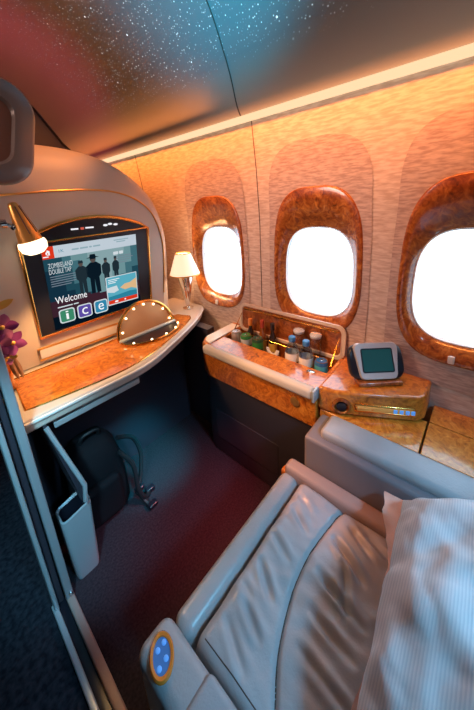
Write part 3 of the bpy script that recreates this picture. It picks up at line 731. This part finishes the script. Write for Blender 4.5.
# low burl ledge behind the armrest
lg = thing('burl_ledge', 'low glossy burl ledge between the armrest and the window wall', 'ledge', (1.06, -.2, .56))
for (x0, x1, y0, y1) in ((-.145, .028, .275, .612), (-.145, .028, -.55, .270), (.033, .145, .275, .283), (.033, .145, -.55, .270)):
    if y1-y0 < .05: continue
    bm = bmesh.new(); prism(bm, [(x0, y0), (x1, y0), (x1, y1), (x0, y1)], .0, .034); mesh_obj('ledge_panel', bm, M['burl_light'], lg, bevel=.003)
bm = bmesh.new(); prism(bm, [(-.14, -.55), (.03, -.55), (.03, .282), (.03, .42), (-.10, .60), (-.14, .60)], -.55, -.001); mesh_obj('ledge_base', bm, M['sock'], lg, smooth=False)

# ------------------------------------------------------------------ handset
hs = thing('touch_controller', 'silver handset with dark screen propped up on the burl console end', 'controller', (1.062, .245, .7135))
hd = Vector((.65, -.76, 0)).normalized(); hn = Vector((-.76, -.65, 0)).normalized()
hr = Matrix((hd, -hn, Vector((0, 0, 1)))).transposed() @ Matrix.Rotation(math.radians(-28), 3, 'X')
def hl(w, h, e, y, cz=.070): return [hr @ Vector((p[0], y, p[1])) for p in superell(w, h, e, 40, 0, cz)]
bm = bmesh.new(); loft(bm, [hl(.20, .13, 4, .02), hl(.212, .142, 4, .010), hl(.212, .142, 4, -.004), hl(.20, .13, 4, -.012)], caps=(True, True)); mesh_obj('handset_body', bm, M['black'], hs, angle=50)
bm = bmesh.new()
loft(bm, [[hr @ Vector((p[0]*(1.10 if p[1] > .07 else .94), -.010, p[1])) for p in rrect(.158, .140, .022, 6, 0, .072)], [hr @ Vector((p[0]*(1.10 if p[1] > .07 else .94), -.020, p[1])) for p in rrect(.150, .134, .022, 6, 0, .072)]], caps=(True, True)); mesh_obj('front_cover', bm, M['silver'], hs, angle=50)
bm = bmesh.new(); bm.faces.new([bm.verts.new(hr @ Vector((p[0], -.0205, p[1]))) for p in rrect(.122, .092, .008, 4, 0, .074)]); mesh_obj('screen_border', bm, M['black'], hs)
bm = bmesh.new(); bm.faces.new([bm.verts.new(hr @ Vector((p[0], -.0212, p[1]))) for p in rrect(.112, .082, .004, 3, 0, .074)]); mesh_obj('touch_screen', bm, M['teal_screen'], hs)
bm = bmesh.new(); rbox(bm, hr @ Vector((0, .0, -.004)), (.17, .05, .016), .006, 3, rot=Matrix((hd, -hn, Vector((0, 0, 1)))).transposed()); mesh_obj('dock', bm, M['burl_dark'], hs)

# ------------------------------------------------------------------ minibar contents
ZB = .5722
def water(y, label):
    t = thing('water_bottle', label, 'bottle', (1.083, y, ZB), 'water bottles in the minibar')
    b_ = bmesh.new(); lathe(b_, [(.028, 0), (.033, .004), (.033, .07), (.0315, .075), (.033, .08), (.033, .13), (.026, .158), (.013, .175), (.013, .19)], n=24); mesh_obj('bottle_body', b_, M['bottle_glass'], t, angle=50)
    b_ = bmesh.new(); lathe(b_, [(.0335, .085), (.0335, .128)], n=24, cap=False); mesh_obj('bottle_label', b_, M['label_white'], t)
    b_ = bmesh.new(); lathe(b_, [(.015, .182), (.0165, .184), (.0165, .204), (.013, .207)], n=20); mesh_obj('cap', b_, M['blue_cap'], t)
water(.637, 'clear water bottle with blue cap in the minibar, next to the small miniatures')
water(.563, 'clear water bottle with blue cap in the minibar, next to the blue can')
def can(x, y, h, r, body, band, top, label, name='drink_can'):
    t = thing(name, label, 'can', (x, y, ZB), 'cans in the minibar')
    b_ = bmesh.new(); lathe(b_, [(r*.86, 0, 0), (r, .006, 0), (r, h*.60, 1), (r, h*.86, 0), (r, h-.010, 0), (r*.86, h-.001, 0)], n=24); mesh_obj('can_body', b_, [body, band], t, angle=50)
    b_ = bmesh.new(); lathe(b_, [(r*.88, h-.003), (r*.90, h), (r*.82, h), (r*.80, h-.003), (.001, h-.003)], n=24, cap=False); mesh_obj('can_top', b_, top, t, angle=50)
    b_ = bmesh.new(); rbox(b_, (.004, 0, h-.001), (.018, .010, .002), .0008, 2); mesh_obj('pull_tab', b_, M['chrome'], t)
green = pmat('green_can', (.05, .32, .07), .3, metal=.3); dkgreen = pmat('dark_green_can', (.03, .10, .05), .3, metal=.3); silver = pmat('silver_can', (.62, .58, .56), .3, metal=.6)
bronze = pmat('bronze_can', (.32, .15, .07), .3, metal=.6); bluec = pmat('blue_can', (.03, .16, .42), .3, metal=.4); tealc = pmat('teal_band', (.10, .50, .62), .3, metal=.3)
can(1.083, .995, .138, .028, silver, silver, bronze, 'silver can at the front end of the minibar')
can(1.083, .925, .136, .030, green, M['label_white'], bronze, 'bright green can with white band in the minibar')
can(1.083, .845, .140, .030, dkgreen, green, M['chrome'], 'dark green can with pale top in the minibar')
can(1.083, .487, .132, .030, bluec, tealc, bronze, 'blue can with teal band at the seat end of the minibar')
def mini(x, y, h, body, cap, lab, label):
    t = thing('miniature_bottle', label, 'bottle', (x, y, ZB), 'miniature spirits in the minibar')
    b_ = bmesh.new(); lathe(b_, [(.021, 0), (.023, .004), (.023, h*.52), (.018, h*.62), (.009, h*.74), (.009, h*.86)], n=20); mesh_obj('bottle_body', b_, body, t, angle=50)
    b_ = bmesh.new(); lathe(b_, [(.0235, h*.14), (.0235, h*.46)], n=20, cap=False); mesh_obj('bottle_label', b_, lab, t)
    b_ = bmesh.new(); lathe(b_, [(.0115, h*.80), (.0115, h), (.009, h*1.01)], n=16); mesh_obj('cap', b_, cap, t)
amberg = pmat('amber_spirit', (.32, .10, .02), .15, coat=1); darkg = pmat('dark_spirit', (.03, .02, .02), .15, coat=1); ygl = pmat('yellow_label', (.72, .48, .10), .5); org = pmat('orange_cap', (.80, .26, .04), .35); redc = pmat('red_cap', (.45, .05, .03), .35)
mini(1.158, .952, .195, darkg, org, M['label_white'], 'dark miniature bottle with orange cap beside the lid hinge')
mini(1.158, .868, .205, amberg, redc, ygl, 'amber miniature bottle with red cap and yellow label')
mini(1.158, .800, .205, darkg, M['black'], ygl, 'black capped miniature bottle with yellow label')
for y, lb in ((.642, 'upturned clear glass behind the water bottle nearer the miniatures'), (.553, 'upturned clear glass behind the water bottle nearer the blue can')):
    t = thing('drinking_glass', lb, 'glass', (1.158, y, ZB), 'glasses in the minibar')
    b_ = bmesh.new(); lathe(b_, [(.027, 0), (.028, .01), (.030, .20), (.027, .212), (.004, .213)], n=24, cap=False); mesh_obj('glass_bowl', b_, M['clear'], t, angle=50)
    b_ = bmesh.new(); lathe(b_, [(.026, .196), (.028, .206), (.024, .2105), (.002, .2115)], n=24, cap=True); mesh_obj('glass_base', b_, M['label_white'], t, angle=50)
t = thing('snack_box', 'small bronze box with a white curved band beside the dark green can', 'box', (1.075, .745, ZB))
bm = bmesh.new(); tube(bm, [(.0, .030*math.cos(a), .108 + .032*math.sin(a)) for a in [PI + PI*k/12 for k in range(13)]], [(.010, .003)]*13, 8, flat=(1, 0, 0)); mesh_obj('paper_band', bm, M['label_white'], t)
bm = bmesh.new(); rbox(bm, (0, 0, .040), (.05, .055, .078), .005, 2); mesh_obj('box_body', bm, bronze, t)

# ------------------------------------------------------------------ seat
st = thing('reclining_seat', 'grey leather reclining seat with stitched cushion facing the desk', 'seat')
seam = [(p.x, p.y) for p in smooth_path([(.76, .195, 0), (.70, .226, 0), (.62, .245, 0), (.531, .256, 0), (.46, .255, 0), (.40, .247, 0), (.315, .222, 0), (.256, .19, 0), (.18, .14, 0)], 4)]
def seam_y(x):
    for a, b in zip(seam, seam[1:]):
        if b[0] <= x <= a[0]: return a[1] + (b[1]-a[1])*(a[0]-x)/max(1e-9, a[0]-b[0])
    return seam[0][1] if x > seam[0][0] else seam[-1][1]
creases = [((.66, .20), (.60, .10), .004), ((.60, .215), (.54, .11), .008), ((.50, .215), (.46, .08), .007), ((.42, .20), (.40, .08), .005), ((.55, .17), (.44, .12), .005),
           ((.60, .35), (.56, .275), .004), ((.50, .36), (.47, .28), .005), ((.42, .345), (.37, .27), .006), ((.33, .33), (.30, .255), .005), ((.65, .36), (.62, .29), .003), ((.28, .34), (.24, .25), .004), ((.36, .36), (.345, .31), .003), ((.35, .19), (.33, .05), .004), ((.66, .14), (.62, .02), .004)]
def segd(px, py, a, b):
    vx, vy = b[0]-a[0], b[1]-a[1]; t = max(0, min(1, ((px-a[0])*vx + (py-a[1])*vy)/(vx*vx+vy*vy)))
    return math.hypot(px-a[0]-t*vx, py-a[1]-t*vy), t
CX0, CX1, CY0, CY1 = .212, .702, -.34, .378
def cush_z(x, y):
    z = .452
    dx = min(x-CX0, CX1-x); dy = CY1-y
    def rd(d, r): return 0 if d >= r else -(r - math.sqrt(max(0, r*r-(r-d)**2)))
    z += rd(dx, .028) + rd(dy, .028)
    sy = seam_y(x); d = y - sy
    z += .012*(1-math.exp(-abs(d)*28)) - .010*math.exp(-(d/.0055)**2)
    for a, b, h in creases:
        q, t = segd(x, y, a, b); w = .010
        if q < .05: z -= 1.7*h*math.exp(-(q/.008)**2)*math.sin(PI*min(1, t*.9+.1)); z += h*1.1*math.exp(-((q-.016)/.010)**2)*math.sin(PI*min(1, t*.9+.1))
    z += .007*noise.noise(Vector((x*14, y*9, 0))) + .003*noise.noise(Vector((x*40, y*22, 3)))
    return z
bm = bmesh.new(); NX, NY = 150, 200
G = [[bm.verts.new((CX0 + (CX1-CX0)*i/NX, CY0 + (CY1-CY0)*j/NY, cush_z(CX0 + (CX1-CX0)*i/NX, CY0 + (CY1-CY0)*j/NY))) for j in range(NY+1)] for i in range(NX+1)]
for i in range(NX):
    for j in range(NY): bm.faces.new((G[i][j], G[i+1][j], G[i+1][j+1], G[i][j+1]))
rim = [G[i][0] for i in range(NX+1)] + [G[NX][j] for j in range(1, NY+1)] + [G[i][NY] for i in range(NX-1, -1, -1)] + [G[0][j] for j in range(NY-1, 0, -1)]
low = [bm.verts.new((v.co.x, v.co.y, .33)) for v in rim]
for k in range(len(rim)): bm.faces.new((rim[k], low[k], low[(k+1) % len(rim)], rim[(k+1) % len(rim)]))
cushion = mesh_obj('seat_cushion', bm, M['leather'], st, angle=60)
bm = bmesh.new(); tube(bm, [(x, y, cush_z(x, y)+.001) for x, y in seam if CX0+.01 < x < CX1-.01], .0016, 6); mesh_obj('cushion_seam', bm, M['sock'], cushion)
bm = bmesh.new()
tube(bm, [(CX0+.014, CY1-.014 - k*.0, cush_z(CX0+.014, CY1-.03)) if False else (CX0+.016, CY1-.02-.7*k/40, cush_z(CX0+.016, CY1-.02-.7*k/40)+.0008) for k in range(40)], .0012, 5); mesh_obj('edge_stitching', bm, M['sock'], cushion)
bm = bmesh.new(); rbox(bm, (.458, .4225, .265), (.510, .066, .37), .026, 6); mesh_obj('leg_rest', bm, M['leather'], st)
bm = bmesh.new(); rbox(bm, (.728, .06, .425), (.055, .78, .100), .018, 5); mesh_obj('side_bolster', bm, M['tan'], st)
bm = bmesh.new(); box(bm, (.45, .01, .215), (.50, .70, .25)); box(bm, (.45, .01, .045), (.42, .62, .09)); mesh_obj('seat_base', bm, M['grey_dark'], st, smooth=False, bevel=.008)
bm = bmesh.new(); rbox(bm, (.45, -.50, .76), (.52, .13, .66), .05, 6, rot=Matrix.Rotation(math.radians(14), 3, 'X')); mesh_obj('backrest', bm, M['leather'], st)
bm = bmesh.new(); rbox(bm, (.735, .463, .405), (.028, .022, .03), .005, 3); mesh_obj('glint_tab', bm, M['orange_wood'], st)  # orange block painting in a glint beside the leg rest
# window side armrest
bm = bmesh.new(); rbox(bm, (.833, .0, .31), (.150, .80, .56), .014, 4); wa = mesh_obj('window_armrest', bm, M['armrest_body'], st)
bm = bmesh.new(); rbox(bm, (.842, -.035, .598), (.108, .78, .044), .018, 5); mesh_obj('armrest_pad', bm, M['leather'], wa)
# aisle armrest with control panel
bm = bmesh.new(); rbox(bm, (.150, .06, .28), (.084, .76, .48), .024, 6); aa = mesh_obj('aisle_armrest', bm, M['leather'], st)
bm = bmesh.new(); rbox(bm, (.150, -.03, .512), (.086, .66, .032), .015, 5); 
mesh_obj('armrest_pad', bm, M['leather_rib'], aa)
bm = bmesh.new()
CT = Vector((.140, .385, .5205)); cr_ = Matrix.Rotation(math.radians(-30), 3, 'Z')
def el_(a, b, z, n=32): return [CT + cr_ @ Vector((.88*a*math.cos(2*PI*k/n), (.88*b)*math.sin(2*PI*k/n), z)) for k in range(n)]
loft(bm, [el_(.028, .042, 0), el_(.028, .042, .004), el_(.025, .039, .007), el_(.020, .032, .006), el_(.019, .031, .002)], caps=(True, False)); cpn = mesh_obj('control_panel', bm, M['orange_wood'], aa, angle=50)
bm = bmesh.new(); loft(bm, [el_(.0195, .0315, .001), el_(.0195, .0315, .0028)], caps=(True, True)); mesh_obj('button_plate', bm, M['blue_plate'], cpn, smooth=False)
for dx, dy in ((.006, .018), (-.007, .010), (-.006, -.016), (.008, -.006)):
    bm = bmesh.new(); ball(bm, CT + cr_ @ Vector((dx, dy, .003)), .0048, (1, 1.15, .5), seg=12); mesh_obj('button', bm, M['blue_key'], cpn)

# ------------------------------------------------------------------ pillow
pl = thing('bed_pillow', 'large white striped pillow leaning on the seat back', 'pillow', (.500, -.150, .705))
U = Vector((1, .05, .0)).normalized(); Vv = Vector((0, -.84, .54)).normalized(); W = U.cross(Vv); W = W if W.z > 0 else -W
def pil(u, v, side):
    r = max(abs(u), abs(v)); q = (1-abs(u)**2.6)*(1-abs(v)**2.6)
    h = .105*max(0, q)**.52
    h *= 1 + .22*noise.noise(Vector((u*2.2+3, v*2.4, side)))
    h += q**.4*(.010*noise.noise(Vector((u*6, v*5, side*2+1))) + .016*max(0, 1-abs(noise.noise(Vector((u*3.2+v*1.5, v*2.2-u*.8, 7))))*7)*(-.22))
    pin = 1 - .07*(1-abs(v)**2) * abs(u)**6 - 0
    pin2 = 1 - .07*(1-abs(u)**2) * abs(v)**6
    wob = .008*noise.noise(Vector((u*5, v*5, 9)))*r**4
    return U*(u*.247*pin) + Vv*(v*.26*pin2) + W*(side*h + wob)
bm = bmesh.new(); n = 90
def cosg(i): t = -1+2*i/n; return math.sin(t*PI/2)
T_ = [[bm.verts.new(pil(cosg(i), cosg(j), 1)) for j in range(n+1)] for i in range(n+1)]
Bt = [[T_[i][j] if i in (0, n) or j in (0, n) else bm.verts.new(pil(cosg(i), cosg(j), -.55)) for j in range(n+1)] for i in range(n+1)]
for i in range(n):
    for j in range(n):
        bm.faces.new((T_[i][j], T_[i+1][j], T_[i+1][j+1], T_[i][j+1])); bm.faces.new((Bt[i][j+1], Bt[i+1][j+1], Bt[i+1][j], Bt[i][j]))
mesh_obj('pillow_body', bm, M['pillow'], pl, angle=80)
bm = bmesh.new(); rows = []
for i in range(41):
    u = -1 + 2*i/40; row = []
    for k in range(7):
        t = k/6
        base = pil(u*.995, -1, 0)*1
        wv = .010*math.sin(u*9 + 1.2) + .006*math.sin(u*21)
        row.append(bm.verts.new(base - Vv*((.003+.047*max(0, u))*t + .004*t*math.sin(u*5)) + W*(wv*t + .02*t*(1 if u > .4 else .4)) + U*(.006*t*max(0, u)**6)))
    rows.append(row)
for a, b in zip(rows, rows[1:]):
    for k in range(6): bm.faces.new((a[k], a[k+1], b[k+1], b[k]))
mesh_obj('pillowcase_flange', bm, M['flange'], pl, angle=80)

# ------------------------------------------------------------------ backpack under the desk
bp = thing('backpack', 'black backpack with dangling straps on the floor under the desk', 'bag', (.325, 1.25, 0))
bm = bmesh.new()
def bring(w, d, z, dy=0, dx=0): return [(p[0]+dx, p[1]+dy, z) for p in superell(w, d, 3.4, 32)]
loft(bm, [bring(.21, .18, .004), bring(.235, .205, .04), bring(.235, .205, .16), bring(.225, .195, .27, .005), bring(.195, .165, .35, .012), bring(.13, .11, .395, .02), bring(.05, .04, .405, .02)], caps=(True, True)); mesh_obj('bag_body', bm, M['black_cloth'], bp, angle=60)
bm = bmesh.new(); rbox(bm, (-.02, -.112, .15), (.16, .05, .20), .03, 5); mesh_obj('front_pouch', bm, M['black_cloth'], bp)
for pts in (((.10, -.05, .36), (.175, -.045, .30), (.195, -.06, .20), (.165, -.085, .10), (.13, -.11, .05)), ((.085, -.08, .31), (.125, -.115, .22), (.12, -.14, .10), (.14, -.15, .03), (.18, -.12, .010)), ((.12, -.11, .06), (.13, -.14, .035), (.14, -.17, .012), (.15, -.20, .010))):
    bm = bmesh.new(); tube(bm, smooth_path(pts, 7), (.016, .005), 8, flat=(0, 0, 1)) if False else tube(bm, smooth_path(pts, 7), .011, 8); mesh_obj('strap', bm, M['strap_cloth'], bp)
for c in ((.185, -.118, .016), (.15, -.198, .016), (.135, -.118, .07)):
    bm = bmesh.new(); rbox(bm, c, (.045, .03, .022), .006, 3); mesh_obj('buckle', bm, M['black'], bp)
bm = bmesh.new(); tube(bm, smooth_path([(-.04, .0, .39), (-.03, -.02, .44), (.03, -.02, .44), (.04, .0, .39)], 6), .008, 8); mesh_obj('grab_handle', bm, M['strap_cloth'], bp)
bm = bmesh.new()
for dx in (.0, .016): rbox(bm, (.092+dx, -.105, .26-dx), (.006, .006, .006), .002, 2)
mesh_obj('zip_pull', bm, M['chrome'], bp)

# ------------------------------------------------------------------ lights
def lamp(name, kind, loc, col, e, target=None, size=.1, spot=60, blend=.6, size_y=None):
    l = D.lights.new(name, kind); l.color = col; l.energy = e
    if kind == 'AREA':
        l.size = size
        if size_y: l.shape = 'RECTANGLE'; l.size_y = size_y
    elif kind == 'SPOT': l.spot_size = math.radians(spot); l.spot_blend = blend; l.shadow_soft_size = size
    else: l.shadow_soft_size = size
    o = D.objects.new(name, l); COL.objects.link(o); o.location = loc
    if target: o.rotation_euler = (Vector(target)-Vector(loc)).to_track_quat('-Z', 'X' if size_y and abs(target[1]-loc[1]) < 1e-6 and False else 'Y').to_euler()
    return o
w = D.worlds.new('daylight'); bpy.context.scene.world = w; w.use_nodes = True
bg = w.node_tree.nodes['Background']; bg.inputs[0].default_value = (.62, .82, 1, 1); bg.inputs[1].default_value = 4.5
lamp('seat_blue_fill', 'SPOT', (.35, -1.0, 2.1), (.22, .64, 1.0), 125, (.50, .08, .50), .13, 48, .8)  # added blue spot without a fixture, tints seat and pillow
lamp('wall_fill_light', 'SPOT', (-.6, 1.1, 1.7), (1, .64, .53), 80, (1.22, .80, 1.10), .3, 50, .9)
lamp('desk_fill_light', 'SPOT', (.0, .35, 2.2), (1, .64, .48), 18, (.55, 1.45, 1.05), .3, 42, .8)
lamp('hood_wash', 'SPOT', (.75, 1.05, 2.25), (1, .30, .06), 30, (.50, 1.55, 1.76), .05, 42, .9)
lamp('cove_wash', 'AREA', (1.02, 1.9, 1.86), (1, .27, .05), 13, (1.21, 1.9, 1.60), 4.2, size_y=.04).data.spread = math.radians(95)
lamp('ceiling_wash', 'AREA', (1.08, 2.35, 1.83), (1, .34, .09), 4.5, (.90, 2.35, 2.3), 2.4, size_y=.04)
lamp('ceiling_blue_light', 'SPOT', (.2, .65, 1.7), (.02, .46, .72), 105, (1.0, 1.0, 2.44), .1, 68, 1.0)
lamp('ceiling_red_light', 'SPOT', (.2, 1.9, 1.80), (1.0, .06, .17), 24, (.75, 2.6, 2.3), .1, 110, 1.0)
lamp('table_lamp_glow', 'POINT', (1.118, 1.452, 1.05), (1, .62, .32), 3.5, size=.03)
lamp('reading_lamp_glow', 'SPOT', (.305, 1.28, 1.18), (1, .55, .22), 14, (.40, 1.22, .74), .03, 120, .6)
lamp('aisle_teal_fill', 'SPOT', (-.25, .2, 1.7), (.28, .70, .92), 120, (.08, 1.0, .55), .06, 30, .8)  # added teal spot, no fixture there; brightens the door post
lamp('floor_teal_light', 'SPOT', (.62, .95, .70), (.0, .58, .75), 55.0, (.60, 1.28, 0), .05, 46, 1.0)
lamp('floor_red_light', 'SPOT', (.75, .62, .62), (1.0, .12, .13), 26, (.62, .86, 0), .05, 78, 1.0)
lamp('console_fill', 'SPOT', (.35, .75, 1.5), (1, .46, .14), 40, (.98, .55, .62), .1, 40, .8)  # added warm spot in mid-air to brighten the console burl
lamp('seat_warm_fill', 'SPOT', (.60, 1.05, 1.1), (1, .34, .18), 34, (.72, .26, .45), .05, 24, 1.0)  # added spot, no real source; warms the front of the cushion
lamp('ceiling_edge_fill', 'SPOT', (.1, -.1, 1.55), (1, .70, .55), 13, (1.16, .35, 1.86), .1, 60, 1.0)  # added fill spot lifting the ceiling beside the cove, not a fixture

s = bpy.context.scene
s.view_settings.view_transform = 'Standard'; s.view_settings.look = 'None'; s.view_settings.exposure = 0
s.cycles.max_bounces = 8; s.cycles.transparent_max_bounces = 12; s.cycles.sample_clamp_indirect = 6
